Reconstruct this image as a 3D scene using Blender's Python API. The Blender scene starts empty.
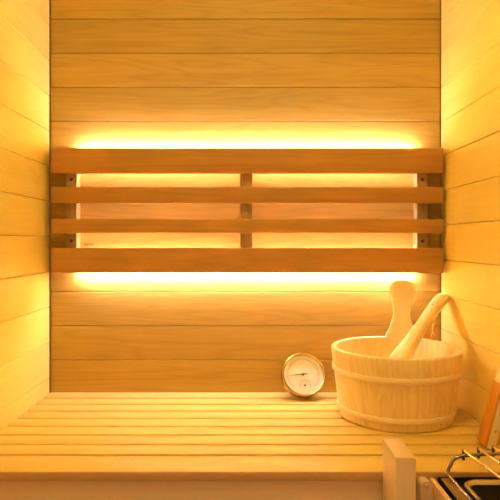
import bpy, bmesh, math, random
from mathutils import Vector, Matrix
random.seed(7)
S = bpy.context.scene
COL = S.collection

# ------------------------------------------------------------------ measures (metres)
EYE = 0.834            # camera height
BT = 0.45              # bench top
YB = 1.432             # back wall
XL, XR = -0.504, 0.496 # side walls
YF = -0.30             # the room stays open here
ZC = 1.95              # ceiling
F = 560.0              # focal length in pixels of the 500 px frame

# ------------------------------------------------------------------ materials
def nmat(name):
    m = bpy.data.materials.new(name)
    m.use_nodes = True
    nt = m.node_tree
    nt.nodes.clear()
    out = nt.nodes.new('ShaderNodeOutputMaterial')
    b = nt.nodes.new('ShaderNodeBsdfPrincipled')
    nt.links.new(b.outputs[0], out.inputs[0])
    return m, nt, b, out

def wood(name, light, dark, axis='X', var=0.10, grain=1.0, rough=0.5, rings=0.35, coat=0.0, freq=1.0):
    """planed timber: long fibres along one axis, growth-ring figure, every board a little different"""
    m, nt, b, out = nmat(name)
    N, L = nt.nodes.new, nt.links.new
    tc = N('ShaderNodeTexCoord')
    at = N('ShaderNodeAttribute'); at.attribute_name = 'board'
    off = N('ShaderNodeVectorMath'); off.operation = 'MULTIPLY_ADD'
    off.inputs[1].default_value = (3.17, 5.31, 7.73)
    L(at.outputs['Fac'], off.inputs[0]); L(tc.outputs['Object'], off.inputs[2])
    def mapped(along, across):
        mp = N('ShaderNodeMapping')
        s = [across] * 3
        s['XYZ'.index(axis)] = along
        mp.inputs['Scale'].default_value = s
        L(off.outputs[0], mp.inputs['Vector'])
        return mp
    # fibres
    fm = mapped(5 * freq, 330 * freq)
    fn = N('ShaderNodeTexNoise'); fn.inputs['Scale'].default_value = 1; fn.inputs['Detail'].default_value = 4
    L(fm.outputs[0], fn.inputs['Vector'])
    # growth rings: noise field turned into contour lines
    rm = mapped(1.3 * freq, 16 * freq)
    rn = N('ShaderNodeTexNoise'); rn.inputs['Scale'].default_value = 1; rn.inputs['Detail'].default_value = 2
    rn.inputs['Distortion'].default_value = 0.35
    L(rm.outputs[0], rn.inputs['Vector'])
    mul = N('ShaderNodeMath'); mul.operation = 'MULTIPLY'; mul.inputs[1].default_value = 11
    fr = N('ShaderNodeMath'); fr.operation = 'PINGPONG'; fr.inputs[1].default_value = 0.5
    L(rn.outputs['Fac'], mul.inputs[0]); L(mul.outputs[0], fr.inputs[0])
    rr = N('ShaderNodeMapRange'); rr.inputs['From Min'].default_value = 0.0; rr.inputs['From Max'].default_value = 0.5
    rr.inputs['To Min'].default_value = 0.0; rr.inputs['To Max'].default_value = 1.0
    L(fr.outputs[0], rr.inputs['Value'])
    pw = N('ShaderNodeMath'); pw.operation = 'POWER'; pw.inputs[1].default_value = 2.2
    L(rr.outputs[0], pw.inputs[0])
    # broad streaks
    bm_ = mapped(1.1, 26)
    bn = N('ShaderNodeTexNoise'); bn.inputs['Scale'].default_value = 1; bn.inputs['Detail'].default_value = 3
    L(bm_.outputs[0], bn.inputs['Vector'])
    # sum -> factor
    a1 = N('ShaderNodeMath'); a1.operation = 'MULTIPLY'; a1.inputs[1].default_value = rings
    L(pw.outputs[0], a1.inputs[0])
    a2 = N('ShaderNodeMath'); a2.operation = 'MULTIPLY_ADD'; a2.inputs[1].default_value = 0.55 * grain
    L(fn.outputs['Fac'], a2.inputs[0]); L(a1.outputs[0], a2.inputs[2])
    a3 = N('ShaderNodeMath'); a3.operation = 'MULTIPLY_ADD'; a3.inputs[1].default_value = 0.7 * grain
    L(bn.outputs['Fac'], a3.inputs[0]); L(a2.outputs[0], a3.inputs[2])
    sb = N('ShaderNodeMath'); sb.operation = 'SUBTRACT'; sb.inputs[1].default_value = 0.42 * grain
    sb.use_clamp = True
    L(a3.outputs[0], sb.inputs[0])
    mx = N('ShaderNodeMix'); mx.data_type = 'RGBA'
    mx.inputs['A'].default_value = (*light, 1); mx.inputs['B'].default_value = (*dark, 1)
    L(sb.outputs[0], mx.inputs['Factor'])
    # board to board variation
    wn = N('ShaderNodeTexWhiteNoise'); wn.noise_dimensions = '1D'
    L(at.outputs['Fac'], wn.inputs['W'])
    vr = N('ShaderNodeMapRange'); vr.inputs['To Min'].default_value = 1 - var; vr.inputs['To Max'].default_value = 1 + var * 0.4
    L(wn.outputs['Value'], vr.inputs['Value'])
    hs = N('ShaderNodeHueSaturation')
    L(mx.outputs['Result'], hs.inputs['Color']); L(vr.outputs[0], hs.inputs['Value'])
    L(hs.outputs[0], b.inputs['Base Color'])
    b.inputs['Roughness'].default_value = rough
    b.inputs['Specular IOR Level'].default_value = 0.3
    bp = N('ShaderNodeBump'); bp.inputs['Strength'].default_value = 0.12; bp.inputs['Distance'].default_value = 0.0008
    L(a2.outputs[0], bp.inputs['Height']); L(bp.outputs[0], b.inputs['Normal'])
    if coat:
        b.inputs['Coat Weight'].default_value = coat; b.inputs['Coat Roughness'].default_value = 0.3
    return m

def plain(name, col, rough=0.5, metal=0.0, noise=0.06, nscale=60, spec=0.5):
    m, nt, b, out = nmat(name)
    N, L = nt.nodes.new, nt.links.new
    tc = N('ShaderNodeTexCoord'); n = N('ShaderNodeTexNoise'); n.inputs['Scale'].default_value = nscale
    L(tc.outputs['Object'], n.inputs['Vector'])
    mr = N('ShaderNodeMapRange'); mr.inputs['To Min'].default_value = 1 - noise; mr.inputs['To Max'].default_value = 1 + noise
    L(n.outputs['Fac'], mr.inputs['Value'])
    hs = N('ShaderNodeHueSaturation'); hs.inputs['Color'].default_value = (*col, 1)
    L(mr.outputs[0], hs.inputs['Value']); L(hs.outputs[0], b.inputs['Base Color'])
    b.inputs['Roughness'].default_value = rough; b.inputs['Metallic'].default_value = metal
    b.inputs['Specular IOR Level'].default_value = spec
    return m

def emit(name, col, strength):
    m, nt, b, out = nmat(name)
    b.inputs['Base Color'].default_value = (0.9, 0.85, 0.7, 1)
    b.inputs['Emission Color'].default_value = (*col, 1)
    b.inputs['Emission Strength'].default_value = strength
    return m

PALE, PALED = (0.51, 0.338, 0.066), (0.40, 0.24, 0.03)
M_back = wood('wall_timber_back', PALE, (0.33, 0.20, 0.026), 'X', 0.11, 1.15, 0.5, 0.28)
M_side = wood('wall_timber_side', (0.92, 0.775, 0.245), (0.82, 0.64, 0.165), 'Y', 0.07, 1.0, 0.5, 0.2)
M_bench = wood('bench_timber', (0.77, 0.60, 0.18), (0.64, 0.44, 0.105), 'X', 0.07, 1.0, 0.45, 0.18)
M_fasc = wood('bench_fascia_timber', (0.70, 0.52, 0.36), (0.60, 0.42, 0.28), 'X', 0.05, 0.9, 0.5, 0.15)
M_edge_shade = wood('bench_edge_shade', (0.58, 0.37, 0.16), (0.48, 0.28, 0.11), 'X', 0.03, 0.9, 0.5, 0.15)  # bench timber with the front edge's shade painted in as a darker tone
M_panel = wood('backrest_cedar', (0.51, 0.278, 0.064), (0.385, 0.178, 0.030), 'X', 0.08, 1.0, 0.5, 0.3)
M_panelv = wood('backrest_cedar_upright', (0.40, 0.27, 0.10), (0.31, 0.19, 0.06), 'Z', 0.05, 1.0, 0.5, 0.25)
M_bucket = wood('bucket_pine', (0.90, 0.75, 0.37), (0.74, 0.51, 0.18), 'Z', 0.05, 0.6, 0.38, 0.42, coat=0.2, freq=1.3)
M_hoop = wood('bucket_hoop', (0.88, 0.74, 0.46), (0.78, 0.60, 0.34), 'X', 0.02, 0.5, 0.32, 0.1, coat=0.3)
M_ladle = wood('ladle_birch', (0.84, 0.70, 0.31), (0.72, 0.54, 0.21), 'X', 0.02, 0.6, 0.4, 0.15, coat=0.2)
M_post = wood('guard_timber', (0.78, 0.60, 0.38), (0.67, 0.48, 0.28), 'Z', 0.04, 0.8, 0.5, 0.15)
M_lean = wood('leaning_timber', (0.93, 0.78, 0.44), (0.78, 0.58, 0.28), 'Z', 0.02, 0.9, 0.45, 0.2)
M_red = wood('reddish_timber', (0.72, 0.34, 0.035), (0.58, 0.25, 0.02), 'Z', 0.02, 0.8, 0.4, 0.2)
M_floor = wood('floor_timber', (0.55, 0.40, 0.25), (0.42, 0.29, 0.17), 'Y', 0.08, 1.0, 0.55, 0.2)
M_groove = plain('groove_backing_timber', (0.42, 0.26, 0.10), 0.8)  # timber backing behind the board joints
M_chrome = plain('polished_steel', (0.80, 0.78, 0.75), 0.14, 1.0, 0.02)
M_steel = plain('brushed_steel', (0.72, 0.69, 0.64), 0.30, 1.0, 0.06, 150)
M_black = plain('blackened_steel', (0.010, 0.009, 0.008), 0.8, 0.0, 0.2, spec=0.08)
M_dblack = plain('dark_rubber', (0.03, 0.022, 0.018), 0.5, 0.0, 0.05)
M_dchrome = plain('steel_dark_reflection', (0.34, 0.30, 0.26), 0.2, 1.0, 0.03)  # polished steel, the dark room's reflection put into its colour
M_gchrome = plain('steel_warm_reflection', (0.86, 0.72, 0.46), 0.22, 1.0, 0.03)  # polished steel, the bright wall's golden reflection put into its colour
M_brass = plain('brass', (0.62, 0.44, 0.15), 0.2, 1.0, 0.03)
M_dial = plain('dial_enamel', (0.84, 0.80, 0.68), 0.4, 0.0, 0.02)
M_ink = plain('dial_ink', (0.05, 0.035, 0.025), 0.5)
M_mute = plain('dial_print', (0.16, 0.11, 0.06), 0.6)
M_screw = plain('screw_steel', (0.06, 0.04, 0.03), 0.45, 0.6)
M_lsteel = plain('bright_screw', (0.75, 0.72, 0.68), 0.3, 1.0)
M_cord = plain('leather_cord', (0.62, 0.44, 0.20), 0.7)
M_stamp = plain('stamp_ink', (0.13, 0.06, 0.02), 0.7)
M_led = emit('led_warm', (1.0, 0.82, 0.95), 370.0)
M_lamp = emit('fill_lamp_glow', (1.0, 0.81, 0.27), 60.0)  # glow of the added ceiling fill

mg = bpy.data.materials.new('dial_glass'); mg.use_nodes = True
_n = mg.node_tree; _n.nodes.clear()
_o = _n.nodes.new('ShaderNodeOutputMaterial'); _mx = _n.nodes.new('ShaderNodeMixShader')
_t = _n.nodes.new('ShaderNodeBsdfTransparent'); _g = _n.nodes.new('ShaderNodeBsdfGlossy'); _g.inputs['Roughness'].default_value = 0.05
_mx.inputs[0].default_value = 0.05
_n.links.new(_t.outputs[0], _mx.inputs[1])
_n.links.new(_g.outputs[0], _mx.inputs[2]); _n.links.new(_mx.outputs[0], _o.inputs[0])

# ------------------------------------------------------------------ mesh helpers
BID = [0.0]
def nid():
    BID[0] += 1.0
    return BID[0]

class MB:
    """collects shapes into one mesh"""
    def __init__(self):
        self.bm = bmesh.new()
        self.lay = self.bm.verts.layers.float.new('board')
    def add(self, verts, faces, bid=None, mi=0, smooth=True):
        bid = nid() if bid is None else bid
        vs = []
        for co in verts:
            v = self.bm.verts.new(co); v[self.lay] = bid; vs.append(v)
        for f in faces:
            try:
                fc = self.bm.faces.new([vs[i] for i in f]); fc.material_index = mi; fc.smooth = smooth
            except ValueError:
                pass
        return vs
    def box(self, x0, x1, y0, y1, z0, z1, bev=0.0, bid=None, seg=2, mat=None, mi=0):
        t = bmesh.new()
        bmesh.ops.create_cube(t, size=1)
        for v in t.verts:
            v.co = Vector((x0 + (v.co.x + .5) * (x1 - x0), y0 + (v.co.y + .5) * (y1 - y0), z0 + (v.co.z + .5) * (z1 - z0)))
        if bev:
            bmesh.ops.bevel(t, geom=list(t.edges), offset=bev, segments=seg, affect='EDGES', profile=0.5)
        if mat is not None:
            bmesh.ops.transform(t, matrix=mat, verts=t.verts)
        t.verts.index_update()
        self.add([v.co.copy() for v in t.verts], [[v.index for v in f.verts] for f in t.faces], bid, mi, False)
        t.free()
    def lathe(self, prof, seg=64, c=(0, 0, 0), close=True, bid=None, mat=None, mi=0, smooth=True):
        n = len(prof); vs = []
        for s in range(seg):
            a = 2 * math.pi * s / seg
            for r, h in prof:
                p = Vector((r * math.cos(a), r * math.sin(a), h))
                if mat is not None: p = mat @ p
                vs.append(p + Vector(c))
        fs = []
        for s in range(seg):
            s2 = (s + 1) % seg
            for i in range(n if close else n - 1):
                j = (i + 1) % n
                fs.append((s * n + i, s2 * n + i, s2 * n + j, s * n + j))
        self.add(vs, fs, bid, mi, smooth)
    def tube(self, pts, r, seg=10, closed=False, bid=None, mi=0):
        pts = [Vector(p) for p in pts]; n = len(pts)
        rs = r if isinstance(r, (list, tuple)) else [r] * n
        vs = []; up = None
        for i, p in enumerate(pts):
            a = pts[(i - 1) % n] if (closed or i > 0) else p
            b = pts[(i + 1) % n] if (closed or i < n - 1) else p
            t = (b - a).normalized()
            if up is None:
                up = Vector((0, 0, 1)) if abs(t.z) < 0.9 else Vector((1, 0, 0))
            up = (up - t * up.dot(t)).normalized()
            sd = t.cross(up)
            for k in range(seg):
                q = 2 * math.pi * k / seg
                vs.append(p + (up * math.cos(q) + sd * math.sin(q)) * rs[i])
        fs = []
        for i in range(n if closed else n - 1):
            j = (i + 1) % n
            for k in range(seg):
                k2 = (k + 1) % seg
                fs.append((i * seg + k, i * seg + k2, j * seg + k2, j * seg + k))
        if not closed:
            fs.append(tuple(range(seg))[::-1]); fs.append(tuple((n - 1) * seg + k for k in range(seg)))
        self.add(vs, fs, bid, mi)
    def build(self, name, mat, parent=None, loc=None, sharp=40):
        bm = self.bm
        bmesh.ops.recalc_face_normals(bm, faces=bm.faces)
        me = bpy.data.meshes.new(name); bm.to_mesh(me); bm.free()
        for m in (mat if isinstance(mat, (list, tuple)) else [mat]): me.materials.append(m)
        try: me.set_sharp_from_angle(angle=math.radians(sharp))
        except Exception: pass
        o = bpy.data.objects.new(name, me); COL.objects.link(o)
        if parent is not None:
            o.parent = parent
            o.matrix_parent_inverse = Matrix.Translation(parent.location).inverted()
        return o

def tag(o, label, cat, group=None):
    o['label'] = label; o['category'] = cat
    if group: o['group'] = group
    return o
def thing(name, label, cat, loc=(0, 0, 0), group=None):
    o = bpy.data.objects.new(name, None); COL.objects.link(o); o.location = loc
    o.empty_display_size = 0.05
    return tag(o, label, cat, group)
def struct(o):
    o['kind'] = 'structure'; return o

def bez(pts, n=8):
    """Catmull-Rom through the points"""
    P = [Vector(p) for p in pts]; out = []
    for i in range(len(P) - 1):
        p0 = P[max(i - 1, 0)]; p1 = P[i]; p2 = P[i + 1]; p3 = P[min(i + 2, len(P) - 1)]
        for k in range(n):
            t = k / n
            out.append(0.5 * ((2 * p1) + (p2 - p0) * t + (2 * p0 - 5 * p1 + 4 * p2 - p3) * t * t + (3 * p1 - p0 - 3 * p2 + p3) * t ** 3))
    out.append(P[-1]); return out
def fillet(pts, r, n=6, closed=False):
    """polyline with rounded corners"""
    P = [Vector(p) for p in pts]; out = []; m = len(P)
    for i in range(m):
        if not closed and i in (0, m - 1):
            out.append(P[i]); continue
        a, b, c = P[(i - 1) % m], P[i], P[(i + 1) % m]
        da, dc = (a - b), (c - b)
        q = min(r, da.length * .48, dc.length * .48)
        s, e = b + da.normalized() * q, b + dc.normalized() * q
        for k in range(n + 1):
            t = k / n
            out.append(s * (1 - t) ** 2 + b * 2 * t * (1 - t) + e * t * t)
    return out

# ------------------------------------------------------------------ the room
PITCH = 0.0872
def seams(z0, pitch):
    k = math.ceil(z0 / pitch)
    zs = [z0 + (i - k) * pitch for i in range(0, 60)]
    return [z for z in zs if -pitch < z < ZC + pitch]
def plank_wall(name, mat, axis, pos, out, a0, a1, z0, pitch):
    """boards lie along the axis, with a V joint at every seam, on a dark backing"""
    w = MB()
    zs = seams(z0, pitch)
    T = 0.018
    for i in range(len(zs) - 1):
        lo, hi = max(zs[i], 0), min(zs[i + 1], ZC)
        if hi - lo < 0.01: continue
        g, c = 0.0005, 0.0010
        zz = [lo + g, hi - g]
        # cross-section across the board: depth d from the face (0) to the back (T)
        prof = [(T, zz[0]), (c, zz[0]), (0, zz[0] + c), (0, zz[1] - c), (c, zz[1]), (T, zz[1])]
        vs = []
        for a in (a0, a1):
            for d, z in prof:
                vs.append((a, pos + out * d, z) if axis == 'X' else (pos + out * d, a, z))
        n = len(prof)
        fs = [(k, (k + 1) % n, n + (k + 1) % n, n + k) for k in range(n)] + [tuple(range(n)), tuple(range(n, 2 * n))[::-1]]
        w.add(vs, fs, None, 0, False)
    lo, hi = sorted((pos + out * T, pos + out * (T + 0.02)))
    if axis == 'X': w.box(a0 - .03, a1 + .03, lo, hi, 0, ZC, mi=1)
    else: w.box(lo, hi, a0, a1, 0, ZC, mi=1)
    return struct(w.build(name, [mat, M_groove]))
ZS = EYE + (242 - 19) * YB / F
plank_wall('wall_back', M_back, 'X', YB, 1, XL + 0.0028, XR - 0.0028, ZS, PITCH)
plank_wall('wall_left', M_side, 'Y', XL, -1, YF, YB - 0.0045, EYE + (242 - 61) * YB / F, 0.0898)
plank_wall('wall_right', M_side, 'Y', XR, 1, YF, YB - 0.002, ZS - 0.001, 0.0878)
f = MB()
for i in range(8):
    x0 = XL + i * 0.125
    f.box(x0 + .001, min(x0 + .124, XR), YF, YB, -0.02, 0.0, 0.002)
f.box(XL, XR, YF, YB, -0.04, -0.021)
struct(f.build('floor', M_floor))
c = MB()
for i in range(20):
    y0 = YF + i * 0.0872
    if y0 < YB: c.box(XL, XR, y0 + .0006, min(y0 + .0866, YB), ZC, ZC + 0.018, 0.001)
c.box(XL, XR, YF, YB, ZC + .018, ZC + .03)
struct(c.build('ceiling', wood('ceiling_timber', (0.86, 0.69, 0.36), (0.74, 0.54, 0.25), 'X', 0.06)))

# ------------------------------------------------------------------ bench
bench = thing('sauna_bench', 'wide pale wooden slatted bench running along the back wall', 'bench', (0, 1.18, 0))
edges = [YB - 0.001 - i * 0.0525 for i in range(9)] + [0.937]
for i in range(9):
    b = MB()
    b.box(XL + .002, XR - .002, edges[i + 1] + (0.0040 if i < 8 else 0), edges[i] - (0.0040 if i else 0), BT - 0.0155, BT, 0.0016)
    b.build('slat', M_bench, bench)
b = MB(); b.box(XL + .002, XR - .002, 0.9348, 0.9368, BT - 0.0152, BT - 0.0004, 0.0006); b.build('edge_shade_strip', M_edge_shade, bench)  # thin dark strip standing in for shade on the front slat's edge
b = MB(); b.box(XL + .003, XR - .003, 0.9395, 0.958, 0.06, BT - .016, 0.0015); b.build('fascia', M_fasc, bench)
for x in (XL + .02, -0.02, XR - .065):
    b = MB(); b.box(x, x + .045, 0.96, YB - .004, BT - .065, BT - .016, 0.002); b.build('bearer', M_fasc, bench)
for x in (XL + .02, XR - .065):
    for y in (0.961, YB - .05):
        b = MB(); b.box(x, x + .045, y, y + .045, 0.0, BT - .0655, 0.002); b.build('leg', M_post, bench)

# ------------------------------------------------------------------ backlit backrest
YP = 1.382              # front of the slats
def hz(py): return EYE - (py - 242) * YP / F
back = thing('backrest', 'backlit wooden backrest of four horizontal boards on the back wall', 'backrest', (0, YB, 0.85))
for a, z in ((148, 173), (187, 203), (219, 233), (248, 273)):
    b = MB(); b.box(-0.4837, 0.485, YP, YP + 0.018, hz(z), hz(a), 0.0016); b.build('slat', M_panel, back)
for x0, x1, za, zb in ((-0.4525, -0.4262, 148.6, 272.4), (-0.0175, 0.0137, 158, 262), (0.4250, 0.4520, 148.6, 272.4)):
    b = MB(); b.box(x0, x1, YP + 0.0182, YB - 0.0002, hz(zb), hz(za), 0.0012)
    bt = b.build('batten', M_panelv, back)
    if abs((x0 + x1) / 2) > 0.1:
        for py in (179.5, 241):
            s = MB(); mat = Matrix.Translation(((x0 + x1) / 2, YP + 0.0181, EYE - (py - 242) * (YP + .018) / F)) @ Matrix.Rotation(math.pi / 2, 4, 'X')
            s.lathe([(0, 0.0012), (0.0028, 0.0012), (0.004, 0.0), (0.004, -0.002), (0, -0.002)], 16, close=False, mat=mat)
            so = s.build('screw', M_screw, bt)
            so.matrix_parent_inverse = Matrix.Identity(4)
            so.parent = bt
            so.matrix_parent_inverse = (Matrix.Translation(back.location) @ Matrix.Translation(-back.location)).inverted()
YL = YB - 0.0125          # face of the LED strips, just off the wall
for z0 in (EYE + 0.2215, EYE - 0.0775 + 0.001):
    b = MB()
    b.box(-0.4250, 0.4240, YP + 0.0181, YL - 0.0019, z0 - 0.001, z0 + 0.009, 0.0006)
    ch = b.build('light_channel', M_panel, back)
    b = MB(); b.box(-0.4236, 0.4226, YL - 0.0018, YL, z0, z0 + 0.008)
    ls = b.build('light_strip', M_led, ch)
    ls.matrix_parent_inverse = Matrix.Identity(4)

# small stamp on the wall behind the backrest
st = MB()
x = -0.4165; zc = EYE - (244.4 - 242) * YB / F
random.seed(3)
for w in (.003, .0022, .0026, .0018, .0032, .002, .0026):
    st.box(x, x + w, YB - 0.0004, YB + 0.0003, zc - .0022 - random.random() * .0012, zc + .0012 + random.random() * .002)
    x += w + 0.0011
tag(st.build('stamp_mark', M_stamp), 'tiny brown printed mark on the back wall between backrest boards at left', 'mark')

# ------------------------------------------------------------------ bucket
BX, BY = 0.3290, 1.2425
R0, R1, BH, TW = 0.1215, 0.1415, 0.1525, 0.0135
def ro(h): return R0 + (R1 - R0) * h / BH
bucket = thing('sauna_bucket', 'round pale pine stave bucket standing on the bench in the right corner', 'bucket', (BX, BY, BT))
t = MB(); NS = 18; SUB = 6
random.seed(11)
cuts = [2 * math.pi * (i + random.uniform(-.15, .15)) / NS for i in range(NS)]
cuts.append(cuts[0] + 2 * math.pi)
prof = [(ro(.0) - .003, 0.0), (ro(0.003), 0.003)] + [(ro(h), h) for h in (.03, .06, .09, .12, .147)] + \
       [(ro(.149) - .0015, .1510), (ro(BH) - .0045, BH), (ro(BH) - TW + .004, BH), (ro(.149) - TW + .001, .1510), (ro(.145) - TW, .1465), (ro(.03) - TW, .03), (ro(.0) - TW, .0)]
for i in range(NS):
    vs = []; n = len(prof)
    for k in range(SUB + 1):
        a = cuts[i] + (cuts[i + 1] - cuts[i]) * k / SUB
        dr = 0.0006 if k in (0, SUB) else 0.0
        for r, h in prof:
            vs.append((BX + (r - dr) * math.cos(a), BY + (r - dr) * math.sin(a), BT + h))
    fs = [(k * n + q, (k + 1) * n + q, (k + 1) * n + (q + 1) % n, k * n + (q + 1) % n) for k in range(SUB) for q in range(n)]
    t.add(vs, fs)
tub = t.build('tub', M_bucket, bucket)
b = MB(); b.lathe([(0, .012), (ro(.02) - TW + .001, .012), (ro(.02) - TW + .001, .024), (0, .024)], 48, (BX, BY, BT), close=False); b.build('base', M_bucket, bucket)
for h, nm in ((.106, 'u'), (.0228, 'l')):
    b = MB(); hh = .0065; th = .0038
    pr = [(ro(h - hh) - .0005, h - hh), (ro(h - hh) + th * .6, h - hh + .0006), (ro(h) + th, h - hh * .4), (ro(h) + th, h + hh * .4), (ro(h + hh) + th * .6, h + hh - .0006), (ro(h + hh) - .0005, h + hh)]
    b.lathe(pr, 96, (BX, BY, BT)); b.build('hoop', M_hoop, bucket)
# tall shaped stave that serves as the handle
hp = [(.1495, .041), (.153, .0405), (.160, .0375), (.169, .032), (.178, .028), (.187, .0258), (.1955, .0232), (.2105, .0212), (.228, .0242), (.245, .0295),
      (.257, .0315), (.266, .0316), (.274, .0298), (.281, .0255), (.286, .0195), (.2892, .0115), (.2903, .004)]
A0 = math.pi / 2 - math.radians(20.8); NC = 9
b = MB(); vs = []
for side in (0, 1):
    for h, hw in hp:
        ed = 0.0
        for k in range(NC):
            u = hw * (2 * k / (NC - 1) - 1)
            r = ro(h) - 0.0005 - (TW - 0.001) * side
            rnd = 0.0022 if k in (0, NC - 1) else 0.0
            r += rnd * (1 if side else -1)
            a = A0 - u / ro(h)
            vs.append((BX + r * math.cos(a), BY + r * math.sin(a), BT + h))
nr = len(hp); fs = []
for side in (0, 1):
    o_ = side * nr * NC
    for i in range(nr - 1):
        for k in range(NC - 1):
            fs.append((o_ + i * NC + k, o_ + i * NC + k + 1, o_ + (i + 1) * NC + k + 1, o_ + (i + 1) * NC + k))
o_ = nr * NC
for i in range(nr - 1):
    for k in (0, NC - 1):
        fs.append((i * NC + k, (i + 1) * NC + k, o_ + (i + 1) * NC + k, o_ + i * NC + k))
for i in (0, nr - 1):
    for k in range(NC - 1):
        fs.append((i * NC + k, i * NC + k + 1, o_ + i * NC + k + 1, o_ + i * NC + k))
b.add(vs, fs); b.build('handle_stave', M_ladle, bucket)

# ------------------------------------------------------------------ ladle
def U(px, py, Y): return Vector(((px - 247) * Y / F, Y, EYE - (py - 242) * Y / F))
P1 = U(401, 357, 1.23); P2 = U(442, 296, 1.365)
P0 = P1 - (P2 - P1) * 0.26
ladle = thing('ladle', 'pale wooden ladle standing in the bucket, its handle leaning on the right wall', 'ladle', (P0.x, P0.y, BT + .03))
CX, CY = P0.x - .012, P0.y + .004
b = MB()
b.lathe([(0, .029), (.026, .029), (.031, .032), (.038, .062), (.0405, .088), (.0395, .090), (.036, .090), (.033, .064), (.026, .040), (0, .037)], 40, (CX, CY, BT), close=False)
b.build('cup', M_ladle, ladle)
ax = (P2 - P1).normalized()
sd = ax.cross(Vector((0, 0, 1))).normalized(); upv = sd.cross(ax).normalized()
L_ = (P2 - P0).length
rows = [(-.02, .012, .010), (0.0, .021, .0125), (.12 * L_, .0215, .0125), (.22 * L_, .0205, .0120), (.32 * L_, .0172, .0115), (.45 * L_, .0145, .0108), (.6 * L_, .0136, .0104), (.75 * L_, .0140, .0104), (.88 * L_, .0150, .0106),
        (.96 * L_, .0158, .0106), (1.0 * L_, .0156, .0102), (1.025 * L_, .0140, .0092), (1.042 * L_, .0095, .0065), (1.05 * L_, .003, .0020)]
vs = []; SG = 20
for d, w, h in rows:
    cpt = P0 + ax * d - upv * (0.010 * max(0, d / L_ - .82) / .18 * 0.6)
    for k in range(SG):
        q = 2 * math.pi * k / SG
        e = 0.42
        cx = math.copysign(abs(math.cos(q)) ** e, math.cos(q)); sx = math.copysign(abs(math.sin(q)) ** e, math.sin(q))
        vs.append(cpt + sd * (w * cx) + upv * (h * sx))
fs = [(i * SG + k, i * SG + (k + 1) % SG, (i + 1) * SG + (k + 1) % SG, (i + 1) * SG + k) for i in range(len(rows) - 1) for k in range(SG)]
fs += [tuple(range(SG))[::-1], tuple((len(rows) - 1) * SG + k for k in range(SG))]
b = MB(); b.add(vs, fs); b.build('handle', M_ladle, ladle, sharp=70)
H0 = P0 + ax * (.83 * L_)
b = MB()
kn = U(433, 332, 1.325)
top = H0 + upv * .0108
und = H0 - upv * .0120
b.lathe([(0, .0012), (.0022, .0010), (.0030, 0), (.0022, -.0006)], 12, top, close=False, mat=ax.to_track_quat('X', 'Z').to_matrix().to_4x4())
b.tube(bez([und + sd * .002, und + sd * .006 - Vector((0, 0, .006)), U(435.2, 318, 1.330), kn]), .0018, 6)
b.tube(bez([und - sd * .002, und + sd * .002 - Vector((0, 0, .008)), U(432.8, 320, 1.328), kn]), .0018, 6)
for dx in (-.005, .006):
    b.tube(bez([kn, kn + Vector((dx * .6, 0, -.004)), kn + Vector((dx, -.001, -.010))]), .0015, 6)
b.lathe([(0, .0034), (.0026, .0024), (.0035, 0), (.0026, -.0024), (0, -.0034)], 10, kn, close=False)
b.build('cord', M_cord, ladle)

# ------------------------------------------------------------------ thermometer
tilt = math.radians(26)
TC = Vector((0.1380, 1.3800, BT + 0.0560))
th = thing('thermometer', 'round brass framed sauna thermometer leaning against the back wall beside the bucket', 'thermometer', (TC.x, TC.y, BT))
# local frame: x right, y up the dial, z towards the viewer
TM = Matrix.Translation(TC) @ Matrix(((1, 0, 0, 0), (0, math.sin(tilt), -math.cos(tilt), 0), (0, math.cos(tilt), math.sin(tilt), 0), (0, 0, 0, 1)))
TM = Matrix.Translation(TC) @ Matrix.Rotation(math.radians(5), 4, 'Z') @ Matrix.Translation(-TC) @ TM @ Matrix.Scale(1.017, 4)
def tpart(name, mat, fn):
    b = MB(); fn(b)
    bmesh.ops.transform(b.bm, matrix=TM, verts=b.bm.verts)
    return b.build(name, mat, th)
tpart('case', M_brass, lambda b: b.lathe([(0, -.0150), (.0510, -.0150), (.0530, -.013), (.0530, .0085), (.0500, .0085), (.0500, .0035), (0, .0035)], 72, close=False))
def hanger(b):
    ring = [(.011 * math.cos(a), .0395 + .0095 * math.sin(a), -.0165 - .004 * max(0, math.sin(a))) for a in [2 * math.pi * k / 24 for k in range(24)]]
    b.tube(ring, .0013, 8, closed=True)
tpart('hanging_ring', M_brass, hanger)
tpart('bezel', M_brass, lambda b: b.lathe([(.0470, .0095), (.0478, .0120), (.0498, .0135), (.0522, .0130), (.0535, .0105), (.0535, .0068), (.0532, .0068), (.0532, .0086), (.0470, .0086)], 72))
tpart('dial', M_dial, lambda b: b.lathe([(0, .0040), (.0470, .0040), (.0482, .0084), (.0495, .0084), (.0495, .0037), (0, .0037)], 64, close=False))
def marks(b):
    for i in range(41):
        a = math.radians(225 - 270 * i / 40)
        lg = .0052 if i % 5 == 0 else .0028
        m = Matrix.Rotation(a, 4, 'Z')
        b.box(.0385 - lg, .0385, -.00035, .00035, .0042, .0044, mat=m)
    for i in range(25):
        a = math.radians(200 - 220 * i / 24)
        m = Matrix.Translation((.002, -.0255, 0)) @ Matrix.Rotation(a, 4, 'Z')
        b.box(.0095, .0125 if i % 4 else .0135, -.0002, .0002, .0042, .0044, mat=m)
    # hairlines of the two scales
    for r, cx, cy, a0, a1 in ((.0388, 0, 0, -45, 225), (.0140, .002, -.0255, -20, 200)):
        n = 60
        vs = []
        for k in range(n + 1):
            a = math.radians(a0 + (a1 - a0) * k / n)
            for rr in (r - .0003, r + .0003):
                vs.append((cx + rr * math.cos(a), cy + rr * math.sin(a), .0043))
        b.add(vs, [(2 * k, 2 * k + 1, 2 * k + 3, 2 * k + 2) for k in range(n)])
tpart('scale_marks', M_mute, marks)
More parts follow.
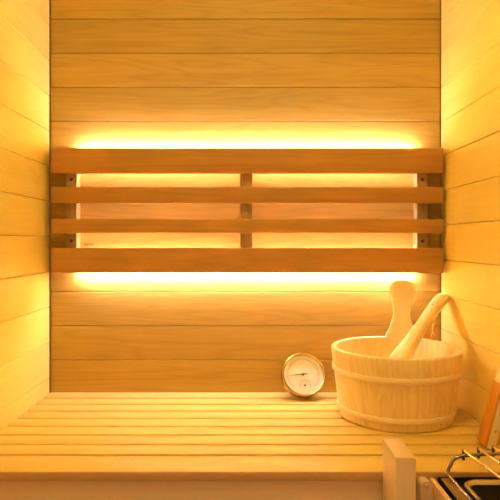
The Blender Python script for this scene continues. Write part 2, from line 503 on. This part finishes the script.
def needle(b):
    m = Matrix.Translation((-.0005, .0010, 0)) @ Matrix.Rotation(math.radians(184), 4, 'Z')
    b.add([m @ Vector(p) for p in ((-.011, -.0011, .0060), (-.011, .0011, .0060), (.004, .0012, .0060), (.0330, .0003, .0060), (.0330, -.0003, .0060), (.004, -.0012, .0060),
                                  (-.011, -.0011, .0066), (-.011, .0011, .0066), (.004, .0012, .0066), (.0330, .0003, .0066), (.0330, -.0003, .0066), (.004, -.0012, .0066))],
          [(0, 1, 2, 3, 4, 5), (6, 7, 8, 9, 10, 11)] + [(k, (k + 1) % 6, 6 + (k + 1) % 6, 6 + k) for k in range(6)], smooth=False)
    b.lathe([(0, .0042), (.0032, .0042), (.0032, .0068), (.0022, .0074), (0, .0074)], 20, (-.0005, .0010, 0), close=False)
tpart('needle', M_ink, needle)
def needle2(b):
    m = Matrix.Translation((.002, -.0255, 0)) @ Matrix.Rotation(math.radians(62), 4, 'Z')
    b.box(-.003, .0105, -.0003, .0003, .0050, .0054, mat=m)
    b.lathe([(0, .0042), (.0025, .0042), (.0025, .0058), (0, .0060)], 16, (.002, -.0255, 0), close=False)
tpart('humidity_needle', M_ink, needle2)
tpart('glass', mg, lambda b: b.lathe([(0, .0096), (.030, .0092), (.0472, .0088), (.0472, .0086), (0, .0086)], 64, close=False))

# ------------------------------------------------------------------ wooden guard in front of the bench
guard = thing('heater_guard', 'pale wooden guard frame with a thick square post between bench front and heater', 'guard', (0.24, 0.89, 0))
b = MB(); b.box(0.2262, 0.2570, 0.850, 0.9342, 0.0, 0.5062, 0.0016); b.build('post', M_post, guard)
# narrow rear upright with a rounded top
b = MB(); vs = []
ux0, ux1, uz = .2830, .3032, .4430
outl = [(ux0, 0.0), (ux1, 0.0)] + [(ux1 - .009 * (1 - math.cos(q)), uz - .009 + .009 * math.sin(q)) for q in [math.pi / 2 * k / 6 for k in range(7)]] + \
       [(ux0 + .007 - .007 * math.sin(q), uz - .007 + .007 * math.cos(q)) for q in [math.pi / 2 * k / 6 for k in range(7)]]
n = len(outl)
for y in (.9130, .9338): vs += [(x, y, z) for x, z in outl]
b.add(vs, [tuple(range(n)), tuple(range(n, 2 * n))[::-1]] + [(k, (k + 1) % n, n + (k + 1) % n, n + k) for k in range(n)], smooth=False)
up_ = b.build('upright', M_post, guard)
s = MB(); s.lathe([(0, .0012), (.002, .0012), (.0032, 0), (.0032, -.001), (0, -.001)], 16, close=False, mat=Matrix.Translation((.2930, .9129, .4365)) @ Matrix.Rotation(math.pi / 2, 4, 'X'))
s.build('screw', M_lsteel, up_)
b = MB(); b.box(0.3033, 0.3120, 0.665, 0.9336, 0.385, 0.4420, 0.0015); b.build('side_rail', wood('guard_rail_timber', (0.78, 0.58, 0.36), (0.66, 0.45, 0.26), 'Y', 0.03, 0.8, 0.45, 0.15), guard)
b = MB(); b.box(0.2571, 0.2829, 0.915, 0.93, 0.20, 0.26, 0.0015); b.build('cross_rail', M_fasc, guard)

# ------------------------------------------------------------------ electric heater
ht = thing('sauna_heater', 'steel electric sauna heater with dark stone well and wire rack at lower right', 'heater', (0.40, 0.79, 0))
HX0, HX1, HY0, HY1, HZ = 0.3180, 0.484, 0.655, 0.9330, 0.4430
b = MB(); w = .0075
b.box(HX0, HX0 + w, HY0, HY1, .10, HZ, .0012); b.box(HX1 - w, HX1, HY0, HY1, .10, HZ, .0012)
b.box(HX0 + w, HX1 - w, HY0, HY0 + w, .10, HZ, .0012); b.box(HX0 + w, HX1 - w, HY1 - w * .4, HY1, .10, HZ - .0005, .0008)
b.box(HX0 + .004, HX1 - .004, HY0 + .004, HY1 - .002, .10, .112, .0008)
b.build('casing', M_black, ht)
b = MB(); b.box(HX0 + .0005, .3350, HY0 + .001, HY1 - .010, HZ + .0001, HZ + .0022, .0008); b.build('top_flange', M_steel, ht)
b = MB(); b.box(HX0 + w + .0002, HX1 - w - .0002, HY0 + w + .0002, HY1 - w * .4 - .0002, .30, .4375); b.build('inner_deck', M_black, ht)
def rrect(x0, x1, y0, y1, r, n=8):
    out = []
    for cx, cy, a0 in ((x1 - r, y1 - r, 0), (x0 + r, y1 - r, 90), (x0 + r, y0 + r, 180), (x1 - r, y0 + r, 270)):
        for k in range(n + 1):
            a = math.radians(a0 + 90 * k / n); out.append((cx + r * math.cos(a), cy + r * math.sin(a)))
    return out
# stone well: rounded rim flange and dark liner
loops = []
for ins, z in ((0, .4410), (0.0005, .4440), (.0025, .4453), (.0065, .4447), (.0085, .4420), (.0092, .4375)):
    loops.append([(x, y, z) for x, y in rrect(.3475 + ins, .4760 - ins, .672 + ins, .9185 - ins, .026 - ins * .8)])
b = MB(); n = len(loops[0]); vs = [p for l in loops for p in l]
b.add(vs, [(i * n + k, i * n + (k + 1) % n, (i + 1) * n + (k + 1) % n, (i + 1) * n + k) for i in range(len(loops) - 1) for k in range(n)])
rim = b.build('well_rim', M_steel, ht)
b = MB()
loops = [[(x, y, z) for x, y in rrect(.3475 + ins, .4760 - ins, .672 + ins, .9185 - ins, .026 - ins * .8)] for ins, z in ((.0012, .4405), (.0088, .4395), (.0105, .4385), (.012, .4380))]
vs = [p for l in loops for p in l]
b.add(vs, [(i * n + k, i * n + (k + 1) % n, (i + 1) * n + (k + 1) % n, (i + 1) * n + k) for i in range(len(loops) - 1) for k in range(n)] + [tuple(3 * n + k for k in range(n))])
b.build('stone_well', M_black, ht)
for x in (HX0 + .012, HX1 - .03):
    for y in (HY0 + .012, HY1 - .03):
        b = MB(); b.box(x, x + .018, y, y + .018, 0, .0999, .002); b.build('leg', M_steel, ht)
# polished tube rack
zl, zh = .455, .4845
path = [(.3292, .79, zl), (.327, .9165, zl), (.3365, .9150, zh - .0055), (.3480, .9150, zh), (.4790, .934, zh), (.4790, .9165, zl), (.4790, .79, zl),
        (.4790, .664, zl), (.4700, .661, zh - .005), (.458, .661, zh), (.352, .661, zh), (.340, .661, zh - .005), (.3312, .664, zl)]
rk = MB(); rk.tube(fillet(path, .0085, 6, True), .0027, 12, closed=True)
for x, y in ((.3312, .664), (.4790, .664)):
    rk.tube([(x, y, zl), (x, y, HZ - .0005)], .0018, 10)
for y in (.75, .89):
    rk.tube([(.4790, y, zl), (.4790, y, HZ - .0005)], .0018, 10)
rack = rk.build('rack_frame', M_dchrome, ht)
for i in range(4):
    x = .3580 + i * .0279; yb = .926 + .0075 * i
    zz = zh + .0052
    dx = -.0111
    pts = [(x, yb, zz), (x + .0111 / .1033 * (yb - .652), .652, zz)]
    b = MB(); b.tube(pts, .0021, 10); rb = b.build('rack_bar', M_gchrome, ht)
    b = MB(); b.tube([(x, yb, zz + .0016), (x, yb, zz - .0160)], .0025, 10); hk = b.build('hook', M_dblack, rb); hk.matrix_parent_inverse = Matrix.Identity(4)
    hk['label'] = 'dark hook end'

# ------------------------------------------------------------------ board leaning on the right wall
lx, ly0, ly1 = .4365, 1.030, 1.067
ta = math.radians(14.8)
LM = Matrix.Translation((lx + .0200, 0, BT + .0004)) @ Matrix.Rotation(ta, 4, 'Y')
lean = thing('leaning_board', 'short tilted pale board with a reddish side leaning on the right wall behind heater', 'board', (lx + .01, 1.048, BT))
b = MB(); b.box(-.0155, 0, ly0, ly1, 0.0, .1530, .0014, mat=LM)
for h, u in ((.080, -.006), (.034, -.008)):
    b.lathe([(0, .0004), (.0018, .0004), (.0022, -.0004)], 12, close=False, mat=LM @ Matrix.Translation((u, ly0 + .0001, h)) @ Matrix.Rotation(math.pi / 2, 4, 'X') @ Matrix.Scale(1.6, 4, (0, 1, 0)), mi=1)
b.build('plank', [M_lean, M_red], lean)
b = MB(); b.box(-.0206, -.0156, ly0 + .0006, ly1 - .0006, 0.002, .1210, .0012, mat=LM)
strip = b.build('side_strip', M_red, lean); strip['label'] = 'reddish brown side strip'

# ------------------------------------------------------------------ unseen fill lamp, added on the ceiling to light the room
lamp = thing('fill_lamp', 'added unseen fill lamp on the ceiling above the bench front', 'lamp', (0, .60, ZC))
b = MB(); b.lathe([(0, -.012), (.11, -.012), (.115, -.008), (.115, -.0002), (0, -.0002)], 40, (0, .60, ZC), close=False); b.build('fill_lamp_base', M_steel, lamp)
b = MB(); b.lathe([(0, -.045), (.05, -.041), (.085, -.028), (.10, -.0125), (0, -.0125)], 40, (0, .60, ZC), close=False); b.build('fill_lamp_shade', M_lamp, lamp)

# ------------------------------------------------------------------ world, camera, view
W = bpy.data.worlds.new('room_outside'); S.world = W; W.use_nodes = True
bg = W.node_tree.nodes['Background']
bg.inputs[0].default_value = (1.0, 0.66, 0.36, 1); bg.inputs[1].default_value = 0.62

cam = bpy.data.cameras.new('camera'); co = bpy.data.objects.new('camera', cam); COL.objects.link(co)
co.location = (0, 0, EYE); co.rotation_euler = (math.pi / 2, 0, 0)
cam.sensor_width = 36; cam.lens = 36 * F / 500
cam.shift_x = (250 - 247) / 500; cam.shift_y = -(250 - 242) / 500
cam.clip_start = 0.02
S.camera = co

v = S.view_settings
S.display_settings.display_device = 'sRGB'
v.view_transform = 'Standard'; v.look = 'None'; v.gamma = 1.0; v.use_curve_mapping = False
v.exposure = 0.1
try:
    S.cycles.max_bounces = 16; S.cycles.diffuse_bounces = 12; S.cycles.glossy_bounces = 6; S.cycles.transparent_max_bounces = 8
    S.cycles.use_denoising = True; S.cycles.sample_clamp_indirect = 0
except Exception:
    pass
